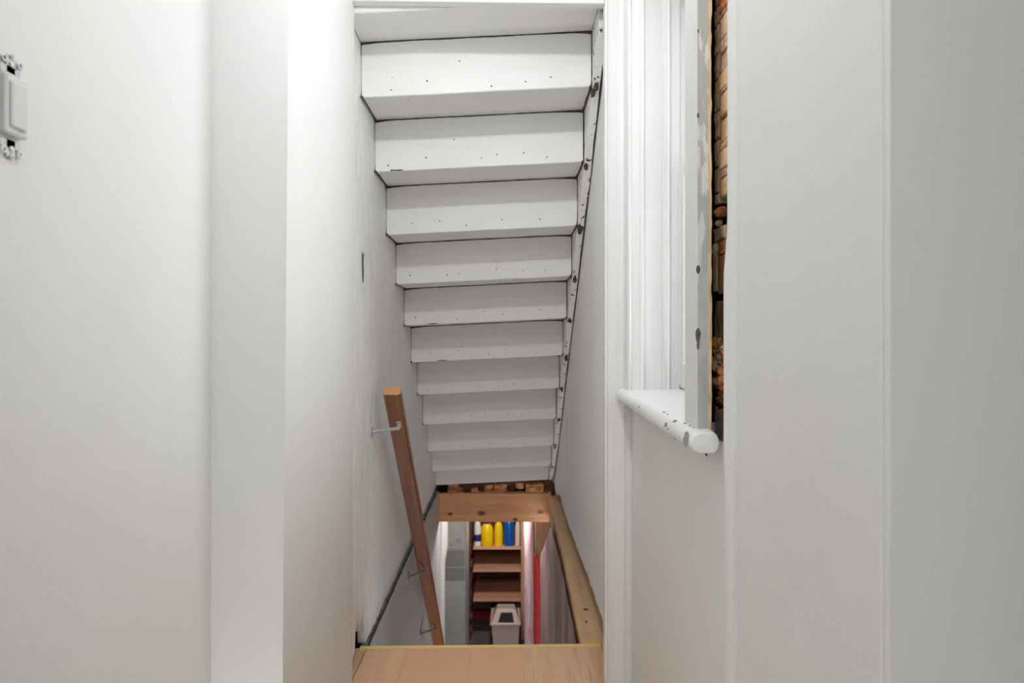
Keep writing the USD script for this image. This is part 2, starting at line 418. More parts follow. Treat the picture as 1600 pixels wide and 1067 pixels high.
lo = prism_z([(.399, 1.205), (.3865, 2.119), (.62, 2.119), (.62, 1.205)], FLOOR, -.192)
obj('lower_board', lo, M['wall'], rw)
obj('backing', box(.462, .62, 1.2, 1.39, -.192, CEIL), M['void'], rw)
zy = lambda y, d=1.31: (533 - y) * d / 1067
bx0, bx1, by0, by1 = .4105, .462, 1.238, 1.331
k = 0
for (a, b, m) in [(-120, -92, 'brick'), (-80, -48, 'brick'), (-38, 19, 'brick_dark'), (24, 60, 'brick'), (82, 100, 'brick'), (112, 140, 'brick'), (145, 179, 'brick'), (184, 221, 'brick'), (234, 264, 'brick'), (277, 306, 'brick'),
                  (-260, -226, 'brick'), (-214, -180, 'brick'), (-168, -132, 'brick')]:
    k += 1
    obj('brick', rough_box(bx0 + .002 * (k % 3), bx1, by0, by1 - .003 * (k % 2), zy(b), zy(a), .0016, k), M[m], rw, smooth=45)
for (a, b) in [(61, 81), (101, 111), (141, 144), (222, 233), (265, 276), (20, 23), (-90, -82), (-47, -39)]:
    k += 1
    obj('mortar_joint', rough_box(bx0 + .001, bx1, by0, by1 - .002, zy(b), zy(a), .0022, 40 + k), M['mortar'], rw, smooth=45)
ms = [rough_box(.4125, .46, 1.337, 1.360, zy(a + h), zy(a), .0028, 80 + i) for i, (a, h) in enumerate([(-140, 60), (-76, 70), (-2, 25), (26, 44), (72, 38), (112, 50), (164, 44), (210, 42), (254, 40), (296, 16)])]
obj('mortar_edge', cat_(*ms), M['mortar'], rw, smooth=45, kind='stuff')
obj('broken_brick', rubble((.420, 1.338, zy(326)), .013, 3, (1.1, 1, .9)), M['brick_dark'], rw, smooth=True)
obj('broken_brick', rubble((.419, 1.352, zy(342)), .008, 4), M['mortar'], rw, smooth=True)
obj('broken_brick', rough_box(.4125, .45, 1.30, 1.368, zy(371), zy(351), .005, 9), M['mortar'], rw, smooth=45)
obj('broken_brick', rough_box(.4135, .45, 1.29, 1.345, zy(395), zy(374), .003, 11), M['brick_dark'], rw, smooth=45)
obj('broken_brick', rubble((.418, 1.36, zy(384)), .010, 13, (1, 1, 1.4)), M['mortar'], rw, smooth=True)
obj('lath_strip', rough_box(.4145, .44, 1.30, 1.347, zy(457), zy(396), .0015, 15), M['lath'], rw, smooth=45)
obj('lath_strip', rough_box(.4125, .44, 1.350, 1.372, zy(452), zy(388), .002, 16), M['mortar'], rw, smooth=45)
obj('torn_paper', rough_box(.4165, .44, 1.28, 1.372, zy(526), zy(468), .003, 17), M['paper'], rw, smooth=45)
ch = []
for i in range(150):
    r_ = np.random.RandomState(100 + i)
    ch.append(rubble((.413 + .016 * r_.rand(), 1.285 + .09 * r_.rand(), zy(530 + 72 * r_.rand())), .004 + .008 * r_.rand() ** 2, i + 20))
obj('rubble', cat_(*ch[::2]), M['brick_dark'], rw, smooth=45, kind='stuff')
obj('rubble', cat_(*ch[1::2]), M['mortar'], rw, smooth=45, kind='stuff')
ch = []
for i in range(90):
    r_ = np.random.RandomState(400 + i)
    ch.append(rubble((.418 + .016 * r_.rand(), 1.285 + .09 * r_.rand(), zy(600 + 50 * r_.rand())), .003 + .006 * r_.rand() ** 2, i + 70))
obj('rubble', cat_(*ch), M['lath'], rw, smooth=45, kind='stuff')
obj('torn_paper', rough_box(.434, .46, 1.24, 1.38, zy(650), zy(308), .004, 29), M['brown_back'], rw, smooth=45)
wires = []
for i in range(13):
    z = zy(646 + i * 4.2)
    wires.append(tube([(.4135, 1.243, z), (.4135, 1.36, z + .004)], .0006, 5))
for i in range(17):
    y = 1.243 + i * .007
    wires.append(tube([(.4125, y, zy(642)), (.4125, y + .002, zy(702))], .0006, 5))
obj('wire_mesh', cat_(*wires), M['mesh'], rw, kind='stuff', label='torn grey wire mesh above the sill end')
obj('torn_paper', rough_box(.421, .44, 1.25, 1.36, zy(702), zy(645), .003, 23), M['brown_back'], rw, smooth=45)

# ------------------------------------------------------------------ side window
SH = lambda d: -.1665 + (d - 1.26) * .0255                    # sill top height: falls a little towards the camera
wn = thing('window_1', (.45, 1.7, -.2), kind='structure')
R, secs = .0205, []
ds = [1.2555, 1.2575, 1.262, 1.27] + list(np.linspace(1.3, 2.09, 40)) + [2.105, 2.113]
for i, d in enumerate(ds):
    s = [.80, .92, .985, 1][i] if i < 4 else (.93 if i == len(ds) - 1 else 1)
    zc = SH(d) - R
    wob = .0006 * math.sin(d * 37) + .0004 * math.sin(d * 91)
    ring = []
    for a in np.linspace(90, 270, 13):
        ring.append((.3565 + R * 1.02 * s * math.cos(math.radians(a)) + wob, d, zc + R * s * math.sin(math.radians(a))))
    xr = .383 if d > 1.29 else .3765
    for a in np.linspace(-90, 90, 9):
        ring.append((xr + R * .72 * s * math.cos(math.radians(a)), d, zc + R * s * math.sin(math.radians(a))))
    secs.append(ring)
sl = obj('sill', sweep(secs), M['sill'], wn, smooth=45, label='white rounded window sill with chipped nosing')
b0, b1 = 1.372, 2.068
obj('sill_board', hexa([(.365, b0, SH(b0)), (.365, b1, SH(b1)), (.60, b0, SH(b0) + .004), (.60, b1, SH(b1) + .004),
                        (.39, b0, SH(b0) - .03), (.39, b1, SH(b1) - .03), (.60, b0, SH(b0) - .03), (.60, b1, SH(b1) - .03)]), M['sill'], wn)
nose = lambda d, a, k=1.0: np.array([.3565 + R * 1.02 * k * math.cos(math.radians(a)), d, SH(d) - R + R * k * math.sin(math.radians(a))])
for i, (d, a, ld, la) in enumerate([(1.545, 96, .012, 7), (1.505, 100, .010, 6), (1.45, 165, .012, 16), (1.415, 118, .010, 12), (1.43, 180, .006, 9), (1.365, 94, .011, 6), (1.335, 92, .013, 5), (1.31, 90, .007, 6), (1.286, 168, .017, 36), (1.30, 205, .008, 16), (1.40, 232, .006, 8), (1.75, 160, .006, 7)]):
    p, u = nose(d, a), np.array([math.cos(math.radians(a)), 0, math.sin(math.radians(a))])
    t = np.array([-u[2], 0, u[0]])
    pat = rubble((0, 0, 0), 1.0, 30 + i)
    v = pat.vertices
    pat.vertices = p + v[:, :1] * u * .0012 + v[:, 1:2] * np.array([0, 1, 0]) * ld * .9 + v[:, 2:] * t * (R * math.radians(la))
    obj('bare_patch', pat, M['bare_grey'], sl, smooth=True)
obj('bare_patch', hexa([(.3955, 1.35, -.218), (.3955, 1.385, -.221), (.3955, 1.36, -.229), (.399, 1.35, -.218), (.399, 1.385, -.221), (.399, 1.36, -.229)]), M['crack'], wn)
cs = obj('casing', box(.36, .3835, 1.2945, 1.387, SH(1.3) - .002, 1.12, .002), M['casing'], wn, smooth=30, label='chipped grey and white near casing board')
zz = np.linspace(SH(1.29), 1.12, 120)
e = [(meshkit.fbm(np.array([[z * 40, 1.1, 0], [z * 22, 4.1, 0]]), 4, 8) - .5) for z in zz]
obj('worn_edge', sweep([[(.3605, 1.2935, z), (.3605, 1.297, z), (.3815 + q[0] * .002, 1.297, z), (.3815 + q[0] * .002, 1.2935, z)] for z, q in zip(zz, e)]), M['casing_edge'], cs)
obj('raw_wood', sweep([[(.3805 + q[1] * .004, 1.293, z), (.3805 + q[1] * .004, 1.31, z), (.3865 + q[0] * .004, 1.31, z), (.3865 + q[0] * .004, 1.293 + abs(q[1]) * .004, z)] for z, q in zip(zz, e)]), M['raw_wood'], cs)
for (y, h, w, s) in [(420, 9, 5, 1), (523, 15, 6, 2), (538, 11, 3.5, 3), (180, 6, 3, 4), (48, 4, 2, 5)]:
    obj('bare_patch', rubble((.3612, 1.293, zy(y, 1.294)), 1.0, s, (w * .0008, .0006, h * .0009)), M['cement'], cs, smooth=True)
far = [(.3595, 2.119), (.3595, 2.062), (.362, 2.052), (.367, 2.048), (.372, 2.05), (.374, 2.058), (.376, 2.056), (.396, 2.052), (.400, 2.0475), (.407, 2.0465), (.4105, 2.050), (.4115, 2.074), (.4128, 2.074), (.4135, 2.064),
       (.466, 2.064), (.4675, 2.05), (.472, 2.046), (.476, 2.049), (.4775, 2.0465), (.484, 2.0455), (.488, 2.05), (.489, 2.064), (.521, 2.064), (.521, 2.072), (.66, 2.072), (.66, 2.119)]
fj = prism_z(far, SH(2.06) - .004, 1.12)
obj('far_casing', fj, M['trim'], wn, smooth=35)
near = [(.384, 1.388), (.384, 1.394), (.4665, 1.394), (.4675, 1.41), (.488, 1.41), (.489, 1.394), (.66, 1.394), (.66, 1.388)]
obj('rough_edge', box(.3845, .4605, 1.376, 1.3865, -.19, 1.12), M['void'], wn, label='dark board on the window frame painted as the shaded void behind the casing')  # near-black board paints the shade of the cavity behind the casing
obj('near_jamb', prism_z(near, SH(1.4) - .002, 1.12), M['trim'], wn)
obj('head_jamb', box(.36, .66, 1.2945, 2.118, 1.12, CEIL), M['trim'], wn)
def sash(x0, x1, z0, z1, bot, top, name):
    s = obj(name, cat_(box(x0, x1, 1.395, 1.44, z0, z1, .003), box(x0, x1, 2.026, 2.071, z0, z1, .003), box(x0, x1, 1.44, 2.026, z0, z0 + bot, .003), box(x0, x1, 1.44, 2.026, z1 - top, z1, .003)), M['trim'], wn, smooth=30)
    obj('pane', box((x0 + x1) / 2 - .002, (x0 + x1) / 2 + .002, 1.442, 2.024, z0 + bot, z1 - top), M['glass'], s)
sash(.522, .556, -.142, .535, .075, .04, 'lower_sash')
sash(.562, .596, .495, 1.12, .04, .05, 'upper_sash')
obj('paint_drip', tube([(.5215, 2.064, .532), (.521, 2.063, .525), (.521, 2.062, .2), (.521, 2.062, -.13)], [.002, .004, .0035, .0035], 8), M['trim'], wn, smooth=True)

# outside wall face around the window, so that daylight comes in by the panes only
struct('wall_outside', cat_(box(.62, .66, -.2, 1.388, FLOOR, CEIL), box(.62, .66, 1.388, 2.119, FLOOR, -.19), box(.66, .70, 2.119, 5.2, FLOOR, 2.2)), M['base_wall'])

# ------------------------------------------------------------------ stair doorway trim
tr = [(.301, 2.123), (.303, 2.119), (.307, 2.1175), (.3105, 2.119), (.312, 2.122), (.345, 2.1215), (.358, 2.119), (.3625, 2.1175), (.3635, 2.122), (.388, 2.122), (.62, 2.122), (.62, 2.155), (.3015, 2.155)]
struct('trim_1', prism_z(tr, FLOOR, CEIL), M['trim'], smooth=35)
hd = [(2.117, 1.057), (2.119, 1.0545), (2.149, 1.0535), (2.15, 1.056), (2.15, CEIL + .3), (2.117, CEIL + .3)]
hm = prism_x(hd, -.49, .301)
hm.vertices[:, 2] += -.012 * hm.vertices[:, 0] - .003
struct('trim_2', hm, M['trim'])

# ------------------------------------------------------------------ stairwell walls
rs = np.random.RandomState(4)
bot = []
for d in np.linspace(4.93, 2.45, 60):
    bot.append((d, np.interp(d, [2.4, 3.0, 3.6, 4.9], [-1.082, -1.072, -1.052, -1.035]) + rs.uniform(-.006, .006)))
bot += [(2.44, -1.075), (2.43, -1.03), (2.42, -1.0), (2.405, -.965), (2.395, -.935), (2.385, -.985), (2.37, -.955), (2.355, -1.0), (2.335, -.965), (2.32, -.93), (2.305, -.975), (2.29, -.95), (2.275, -1.03), (2.2, -1.06)]
hole = [(2.386, .312), (2.398, .318), (2.415, .31), (2.428, .316), (2.436, .308), (2.43, .28), (2.438, .25), (2.432, .225), (2.425, .204), (2.412, .209), (2.395, .2), (2.388, .235), (2.383, .27)]
pl = Polygon([(2.15, -1.06), (2.15, 2.2), (4.93, 2.2)] + bot, [hole])
sw = struct('wall_stairwell_left', prism_x(pl, -.535, -.509), M['plaster'])
obj('wall_patch', rough_box(-.532, -.5115, 2.384, 2.437, .2, .317, .003, 3), M['cement'], sw, smooth=45, label='grey filled slot in the plaster')
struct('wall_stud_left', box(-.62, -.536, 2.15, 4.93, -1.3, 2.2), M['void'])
bot = [(d, -.965 + .012 * math.sin(d * 3) + rs.uniform(-.006, .006)) for d in np.linspace(4.35, 2.2, 60)]
pr = Polygon([(2.15, -.97), (2.15, 2.2), (4.93, 2.2), (4.93, -1.02), (4.5, -1.02)] + bot)
struct('wall_stairwell_right', prism_x(pr, .326, .36), M['plaster_right'])
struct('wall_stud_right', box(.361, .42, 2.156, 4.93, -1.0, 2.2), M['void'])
struct('ceiling_stairwell', box(-.7, .7, 2.1, 5.2, 2.2, 2.3), M['wall'])
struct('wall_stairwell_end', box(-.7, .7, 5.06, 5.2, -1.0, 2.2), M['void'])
struct('wall_above_trim', box(-.7, .66, 2.131, 2.149, CEIL + .301, 2.25), M['wall'])
# lower left board beside the basement flight
lp = [(2.3, -1.112), (4.92, -1.075), (4.92, -3.5), (2.3, -3.5)]
lw = struct('wall_basement_stair_left', prism_x(lp, -.56, -.489), M['lower_panel'])
zl = lambda d: -1.112 + (d - 2.3) * .037 / 2.62
obj('open_joint', cat_(*[ragged((-.508, a, zl(a)), (-.508, a + .31, zl(a + .31)), .0095, (1, 0, 0), (0, 0, 1), 400 + i, 16, 0, .002) for i, a in enumerate(np.arange(2.42, 4.6, .3))]), M['crack'], lw, label='dark ragged strip painted as the shade of the gap under the plaster')  # dark strip laid on the lit ledge carries the shade of the gap

# ------------------------------------------------------------------ upper flight seen from below
d0, run, wx0, wx1, TILT, XC = 2.358, .2438, -.5055, .2905, .049, -.109
zk = [1.052, .862, .6657, .464, .278, .0968, -.0905, -.279, -.476, -.674, -.845, -.989]      # undersides; index 0 is the step behind the head trim
st = thing('staircase', (-.1, 3.6, -1.05), 'white-painted timber flight of stairs seen from beneath, filling the doorway', 'staircase')
dk = lambda i: d0 + run * (i - 1)
shz = lambda x: TILT * (x - XC)
for i in range(0, 12):
    d, z = dk(i), zk[i]
    y0 = d + .018 if i else 2.152
    obj('tread', wavy_board(wx0, wx1, y0, min(dk(i + 1) + .04, 4.925), z + .001, z + .032, 10 + i, .0015, shear=TILT, xc=XC), M['stair'], st, smooth=30)
    if 0 < i < 10:
        r_, dots = np.random.RandomState(900 + i), []
        for q in range(5 + i % 3):
            x_ = wx0 + .05 + (.70 * (q + .6 * r_.rand()) / (5 + i % 3))
            dots.append(rubble((x_, d - .0003, z + shz(x_) + .016 + .035 * r_.rand() + (.08 if q == 2 and i < 3 else 0)), 1.0, q + i, (.0027, .0006, .0027 * (.7 + .5 * r_.rand()))))
        if i in (2, 5, 6):
            x_ = wx0 + .02 + .02 * i
            dots.append(ragged((x_, d - .0004, z + shz(x_) + .003), (x_ + .045, d - .0004, z + shz(x_ + .045) + .002), .004, (0, 0, 1), (0, -1, 0), 500 + i, 14, 0, .0008))
        obj('nail_hole', cat_(*dots), M['crack'], st, kind='stuff')
    if i:
        x1 = wx1 - .0015 * (i % 3)
        obj('riser', wavy_board(-.5086, x1, d, d + .018, z - .001, zk[i - 1] + .0005, 40 + i, .0016, shear=TILT, xc=XC), M['stair'], st, smooth=30)
        zu = zk[i - 1]
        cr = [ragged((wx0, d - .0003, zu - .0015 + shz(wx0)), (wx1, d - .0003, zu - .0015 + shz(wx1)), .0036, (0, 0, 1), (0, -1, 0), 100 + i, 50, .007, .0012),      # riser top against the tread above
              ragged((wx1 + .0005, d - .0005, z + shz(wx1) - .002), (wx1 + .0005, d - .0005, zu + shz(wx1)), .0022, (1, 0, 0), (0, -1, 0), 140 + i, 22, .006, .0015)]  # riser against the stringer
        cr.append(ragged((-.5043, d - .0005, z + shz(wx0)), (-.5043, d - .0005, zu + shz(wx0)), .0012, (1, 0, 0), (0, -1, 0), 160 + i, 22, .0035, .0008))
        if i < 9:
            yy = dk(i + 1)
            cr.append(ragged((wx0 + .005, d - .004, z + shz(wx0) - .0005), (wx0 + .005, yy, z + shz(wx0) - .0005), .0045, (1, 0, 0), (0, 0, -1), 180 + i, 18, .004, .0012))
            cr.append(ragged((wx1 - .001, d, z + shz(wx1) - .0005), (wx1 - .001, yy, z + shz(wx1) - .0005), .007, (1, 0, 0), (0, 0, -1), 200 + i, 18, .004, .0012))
        obj('open_joint', cat_(*cr), M['crack'], st)  # dark strips paint the shade of the joints, with bare wood showing
# the stringer on the right: its lower edge runs through the riser feet
secs = []
for d in np.linspace(2.19, 4.87, 120):
    z = np.interp(d, [dk(i) for i in range(12)], zk) + shz(.30) - .004 + (meshkit.fbm(np.array([[d * 22, 7, 0]]), 4, 2)[0] - .5) * .010
    g = (meshkit.fbm(np.array([[d * 15, 2, 0]]), 3, 6)[0] - .5) * .006
    secs.append([(.2925, d, z), (.3195 + g, d, z + .004 * math.sin(d * 9)), (.3195 + g, d, z + .26), (.2925, d, z + .26)])
sg = obj('stringer', sweep(secs), M['stringer'], st, smooth=50, label='rough chipped side board of the flight')
cr = []
for i in range(1, 12):
    d, z = dk(i), zk[i] + shz(.30)
    s = .8 if i > 6 else 1.15
    for q in range(4):
        r_ = np.random.RandomState(i * 7 + q)
        obj('bare_patch', rubble((.297 + .012 * r_.rand(), d - .006 + .03 * r_.rand(), z - .004 + .03 * (q == 1) - .012 * (q == 2)), .0085 * s * (.6 + .8 * r_.rand()), i * 5 + q, (.8, 1.1, 1.5)), M['crack'], sg, smooth=True)
pts = [(d, np.interp(d, [dk(i) for i in range(12)], zk) + shz(.32) - .004) for d in np.linspace(2.2, 4.86, 12)]
obj('open_joint', cat_(*[ragged((.3225, a[0], a[1]), (.3225, b[0], b[1]), .0032, (1, 0, 0), (0, -.62, -.78), 300 + i, 22, .0, .001) for i, (a, b) in enumerate(zip(pts, pts[1:]))]), M['crack'], st)  # dark strip painted for the shaded gap between stringer and wall

# ------------------------------------------------------------------ floor and edge of the stair opening
fl = thing('floor', (0, 0, FLOOR), kind='structure')
xs = [-.495, -.349, -.128, .055, .238, .331]
for a, b in zip(xs, xs[1:]):
    obj('plank', box(a + .0002, b - .0002, .9, 2.397 + .017 * (a + .5) / .83, FLOOR - .012, FLOOR, .0006), M['floor'], fl)
obj('plank', box(-.56, -.499, 1.5, 2.41, FLOOR - .014, FLOOR - .002, .0015), M['pine'], fl, label='narrow raw wood strip beside the wall')
obj('nosing', hexa([(-.52, 2.397, FLOOR + .001), (.331, 2.4145, FLOOR + .001), (-.52, 2.417, FLOOR + .002), (.331, 2.436, FLOOR + .002),
                    (-.52, 2.397, FLOOR - .02), (.331, 2.4145, FLOOR - .02), (-.52, 2.418, FLOOR - .014), (.331, 2.437, FLOOR - .014)]), M['edge_strip'], fl, label='pale yellow edge strip at the top of the basement steps')
obj('subfloor', cat_(box(-4, 4, -4, .9, FLOOR - .1, FLOOR), box(-.56, .62, .9, 2.40, FLOOR - .1, FLOOR - .0125)), M['pale_floor'], fl)

# trimmer joist along the right of the opening, its top seen as a ledge
trm = []
for d in np.linspace(2.442, 4.86, 30):
    j = (meshkit.fbm(np.array([[d * 6, 0, 0]]), 3, 3)[0] - .5) * .004
    xi = np.interp(d, [2.4, 2.868, 3.513, 4.86], [.2615, .269, .280, .291])
    trm.append([(xi + j, d, -1.071), (xi + j + .003, d, -1.068), (.3655, d, -1.066 + j * .3), (.3655, d, -1.25), (xi + .004, d, -1.25), (xi + j, d, -1.12)])
obj('trimmer_joist', sweep(trm), M['pine'], None, 30, 'rough pale timber joist with knots along the right of the stair opening', 'timber joist')
# header beam and the debris on it
bm = obj('header_beam', wavy_board(-.508, .299, 4.89, 4.93, -1.293, -1.086, 3, .003, 30, .005), M['beam'], None, 30, 'knotty brown timber beam spanning the foot of the stairwell', 'timber beam')
db = thing('broken_lath', (-.1, 4.91, -1.086), 'broken pale wood and brick scraps lying along the knotty beam', 'wood scraps')
for i, (a, b, y0_, h, m) in enumerate([(684, 699, 769, 9, 'void'), (698, 717, 769, 11, 'scrap'), (716, 724, 770, 7, 'lath'), (723, 737, 769, 10, 'brown_back'), (736, 747, 770, 8, 'lath'), (748, 760, 769, 9, 'brown_back'), (757, 770, 768, 10, 'scrap'),
                                       (772, 792, 767, 10, 'scrap'), (774, 786, 770, 5, 'lath'), (790, 806, 770, 9, 'brown_back'), (804, 822, 768, 6, 'void'), (806, 818, 764, 9, 'scrap'), (822, 850, 769, 13, 'scrap'), (826, 838, 770, 7, 'brown_back')]):
    z1_ = -(y0_ - 533) * 4.9 / 1067
    obj('scrap', rough_box((a - 793) * 4.9 / 1067, (b - 793) * 4.9 / 1067, 4.894 + .012 * ((i * 7) % 4), 4.965, max(z1_, -1.0845), z1_ + h * 4.9 / 1067, .009, 60 + i, 3), M[m], db, smooth=45)
obj('timber_offcut', rough_box(.303, .324, 4.72, 4.80, -1.066, -.99, .004, 77), M['brown_back'], None, 45, 'dark stub of old wood at the far end of the pale joist', 'timber offcut')

# ------------------------------------------------------------------ handrail
SL, RX, RW, RT = .99, -.434, .066, .040
rz = lambda d: -.205 - SL * (d - 2.56)
dirv = np.array([0, 1, -SL]) / math.hypot(1, SL)
upn = np.array([0, SL, 1]) / math.hypot(1, SL)
hr = thing('handrail', (RX, 3.6, -1.5), 'sloping varnished brown timber handrail fixed to the left stairwell wall', 'handrail')
def railsec(d):
    c = np.array([RX, d, rz(d)])
    ex, b = np.array([1, 0, 0]), .007
    w, t = RW / 2, RT
    return [c + ex * x + upn * u for x, u in ((-w + b, 0), (w - b, 0), (w, b), (w, t - b), (w - b, t), (-w + b, t), (-w, t - b), (-w, b))]
rl = obj('rail', sweep([railsec(d) for d in (2.555, 2.9, 3.3, 3.8, 4.3, 4.75)]), M['rail'], hr)
c = np.array(railsec(2.555))
obj('end_grain', sweep([c - dirv * .0015, c + dirv * .0005]), M['rail_end'], rl, label='paler cut end of the rail')
def bracket(d, dw, zw, xw, mt):
    c = np.array([RX + .008, d, rz(d)])
    w = np.array([xw, dw, zw])
    elbow = c - upn * .022
    b = obj('bracket', cat_(tube([c - upn * .002, c - upn * .012, elbow, (elbow + w) / 2 + [0, 0, .002], w + [.004, 0, 0]], [.0065, .0065, .007, .0065, .0065], 10),
                            tube([w, w + [.005, 0, 0]], [.024, .022], 18)), mt, hr, smooth=40)
    obj('saddle', hexa([c + dirv * a * .016 + np.array([1, 0, 0]) * x * .009 - upn * u for a in (-1, 1) for x in (-1, 1) for u in (0, .004)]), mt, b)
bracket(2.68, 2.538, -.338, -.509, M['metal_paint'])
bracket(3.535, 3.35, -1.155, -.489, M['metal'])
bracket(4.06, 3.82, -1.635, -.489, M['metal'])

# ------------------------------------------------------------------ light switch on the left wall
sx = -.653
sw_ = thing('light_switch', (sx, .89, .25), 'light switch without cover plate, steel lugs showing, on the left wall', 'light switch')
obj('wall_box', box(sx, sx + .002, .84, .872, .262, .372), M['dark_plastic'], sw_)  # thin dark plate paints the shade of the open box cavity
obj('body', box(sx, sx + .0125, .8725, .9125, .268, .346, .0025), M['switch'], sw_, smooth=30)
obj('rocker', box(sx + .012, sx + .0165, .878, .907, .277, .337, .002), M['switch'], sw_, smooth=30)
for zz_, s in ((.352, 1), (.262, -1)):
    pr_ = cat_(box(sx, sx + .003, .874, .912, min(zz_, zz_ + s * .006) - .004, max(zz_, zz_ + s * .006) + .002, .001), box(sx, sx + .003, .885, .902, zz_ - .002, zz_ + s * .022, .001) if s > 0 else box(sx, sx + .003, .885, .902, zz_ - .022, zz_ + .002, .001))
    p_ = obj('strap', pr_, M['strap'], sw_)
    for (dy, dz, r_) in ((.880, .014, .0052), (.908, .014, .0052), (.894, .010, .0038), (.894, .021, .0034)):
        tor = trimesh.creation.torus(r_ * .72, r_ * .33, major_sections=18, minor_sections=8)
        tor.apply_transform(trimesh.transformations.rotation_matrix(math.pi / 2, (0, 1, 0)))
        tor.apply_translation((sx + .004, dy, zz_ + s * dz))
        obj('lug', tor, M['screw' if s < 0 else 'strap'], p_, smooth=True)
    sc_ = lathe([(.0036, 0), (.0036, .0015), (.0022, .0026)], 12)
    sc_.apply_transform(trimesh.transformations.rotation_matrix(math.pi / 2, (0, 1, 0)))
    sc_.apply_translation((sx + .003, .894, zz_ + s * .010))
    obj('screw', sc_, M['screw'], p_, smooth=30)

# ------------------------------------------------------------------ basement shell
BF = -3.5
px_ = lambda u: (u - 793) * 8.05 / 1067
struct('floor_basement', box(-3, 2.4, 2.2, 9.0, BF - .1, BF), M['concrete'])
struct('ceiling_basement', cat_(box(-3, 2.4, 4.94, 9, -1.09, -.99), box(-3, -.49, 4.0, 4.94, -1.2, -1.11), box(.37, 2.4, 2.4, 4.94, -1.15, -1.02)), M['joist'])
struct('wall_basement_left', box(-3.1, -3, 2.2, 9, BF, -1), M['base_wall'])
struct('wall_basement_right', box(2.4, 2.5, 2.2, 9, BF, -1), M['base_wall'])
struct('wall_basement_near', cat_(box(-3, -.56, 4.7, 4.8, BF, -1), box(.42, 2.4, 5.6, 5.7, BF, -1), box(-.6, .5, 2.2, 2.3, BF, -1.18)), M['base_wall'])
bw = thing('wall_basement_back', (0, 8.8, BF), kind='structure')
obj('mortar_bed', box(-3, 2.4, 8.80, 8.95, BF, -1), M['old_mortar'], bw)
for r in range(30):
    z = BF + .225 + r * .0755
    if z > -1.2:
        break
    for q in range(7):
        x = -.72 + q * .205 + (.1 if r % 2 else 0)
        i = r * 7 + q
        obj('brick', rough_box(x, x + .193, 8.765 + .008 * math.sin(i * 2.3), 8.82, z, z + .064, .003, i, 0), M['old_brick'], bw)
for q in range(5):
    x = -.70 + q * .26
    obj('block', rough_box(x, x + .245, 8.74, 8.84, BF + .001, BF + .215, .003, 300 + q, 1), M['block'], bw)

pr_ = thing('brick_pier', (px_(733), 8.3, BF), 'rough pier of stacked dark red bricks left of the wooden shelves', 'brick pier')
for r in range(31):
    z = BF + .001 + r * .0765
    o = .010 * math.sin(r * 2.4) + (.012 if r % 2 else 0)
    obj('brick', rough_box(px_(724), px_(735.5) + o, 8.02, 8.22, z, z + .066, .003, 600 + r, 1), M['old_brick'], pr_, smooth=45)
    obj('mortar_joint', rough_box(px_(724), px_(734.5) + .005, 8.03, 8.22, z + .066, z + .0765, .001, 700 + r, 0), M['old_mortar'], pr_)

# ------------------------------------------------------------------ basement things
px = lambda u, d: (u - 793) * d / 1067
pz = lambda y, d: (533 - y) * d / 1067
d = 5.9
pp = thing('drain_pipe', (px(690, d), d, BF), 'white plastic pipe standing behind the lower end of the handrail', 'pipe')
x = px(689.5, d)
obj('pipe', tube([(x, d, BF), (x, d, -1.9)], .034, 18), M['pvc'], pp, smooth=40)
obj('coupling', tube([(x, d, -1.93), (x + .001, d, -1.88), (x + .011, d, -1.76), (x + .012, d, -1.2)], [.036, .038, .048, .048], 18), M['pvc'], pp, smooth=40)
d = 6.3
fu = thing('furnace', (px(712, d), d, BF), 'light grey sheet-metal cabinet between the white pipe and the shelves', 'furnace cabinet')
x0, x1 = px(686, d), px(727.5, d)
obj('body', box(x0, x1, d, d + .5, BF, -1.2, .002), M['duct'], fu, smooth=30)
obj('top_panel', box(x0 + .01, x1 - .008, d - .008, d, pz(857, d), -1.25, .004), M['duct'], fu, smooth=30)
obj('middle_panel', box(x0 + .01, x1 - .008, d - .007, d, pz(884, d), pz(859.5, d), .004), M['duct_line'], fu, smooth=30)
obj('middle_panel', box(x0 + .01, x1 - .008, d - .006, d, pz(906, d), pz(886, d), .004), M['duct_line'], fu, smooth=30)
obj('lower_panel', box(x0 + .01, x1 - .008, d - .010, d, BF + .03, pz(908, d), .004), M['duct'], fu, smooth=30)
tor = trimesh.creation.torus(.018, .004, major_sections=24, minor_sections=8)
tor.apply_transform(trimesh.transformations.rotation_matrix(math.pi / 2, (1, 0, 0)))
tor.apply_translation((px(717, d), d - .010, pz(844, d)))
obj('ring_dial', tor, M['duct_line'], fu, smooth=True)
obj('knob', lathe([(.007, 0), (.007, .006), (.004, .01)], 12, (px(706, d), d - .008, pz(851, d))), M['duct_line'], fu, smooth=30)

# shelves
s0, s1 = 8.0, 8.70
sh = thing('shelf_unit', (px(778, s0), s0, BF), 'reddish wooden shelf unit holding bottles against the basement wall', 'shelf unit')
xl, xr = px(739, s0), px(814, s0)
for y in (855, 890, 936):
    z = pz(y, s0)
    obj('shelf_board', box(xl, xr, s0, s1, z - .026 - .002 * (y == 936), z, .004), M['shelf'], sh, smooth=30)
for x in (xr,):
    for y in (s0 - .005, s1 - .03):
        obj('post', box(x, x + .045 if x > 0 else x + .02, y, y + .04, BF, -1.3, .004), M['post'], sh, smooth=30)
zs1 = pz(855, s0)
y_ = s0 + .09
def bottle(name, xc, prof, mt, label, sc=(1, 1, 1), cap=None, cap_m=None, extra=None, dy=0.0):
    b = thing(name, (xc, y_ + dy, zs1), label, 'bottle', 'bottles on the top basement shelf')
    obj('body', lathe(prof, 20, (xc, y_ + dy, zs1), sc), M[mt], b, smooth=40)
    if cap:
        obj('cap', lathe(cap, 16, (xc, y_ + dy, zs1)), M[cap_m], b, smooth=40)
    if extra is not None:
        obj(*extra, b)
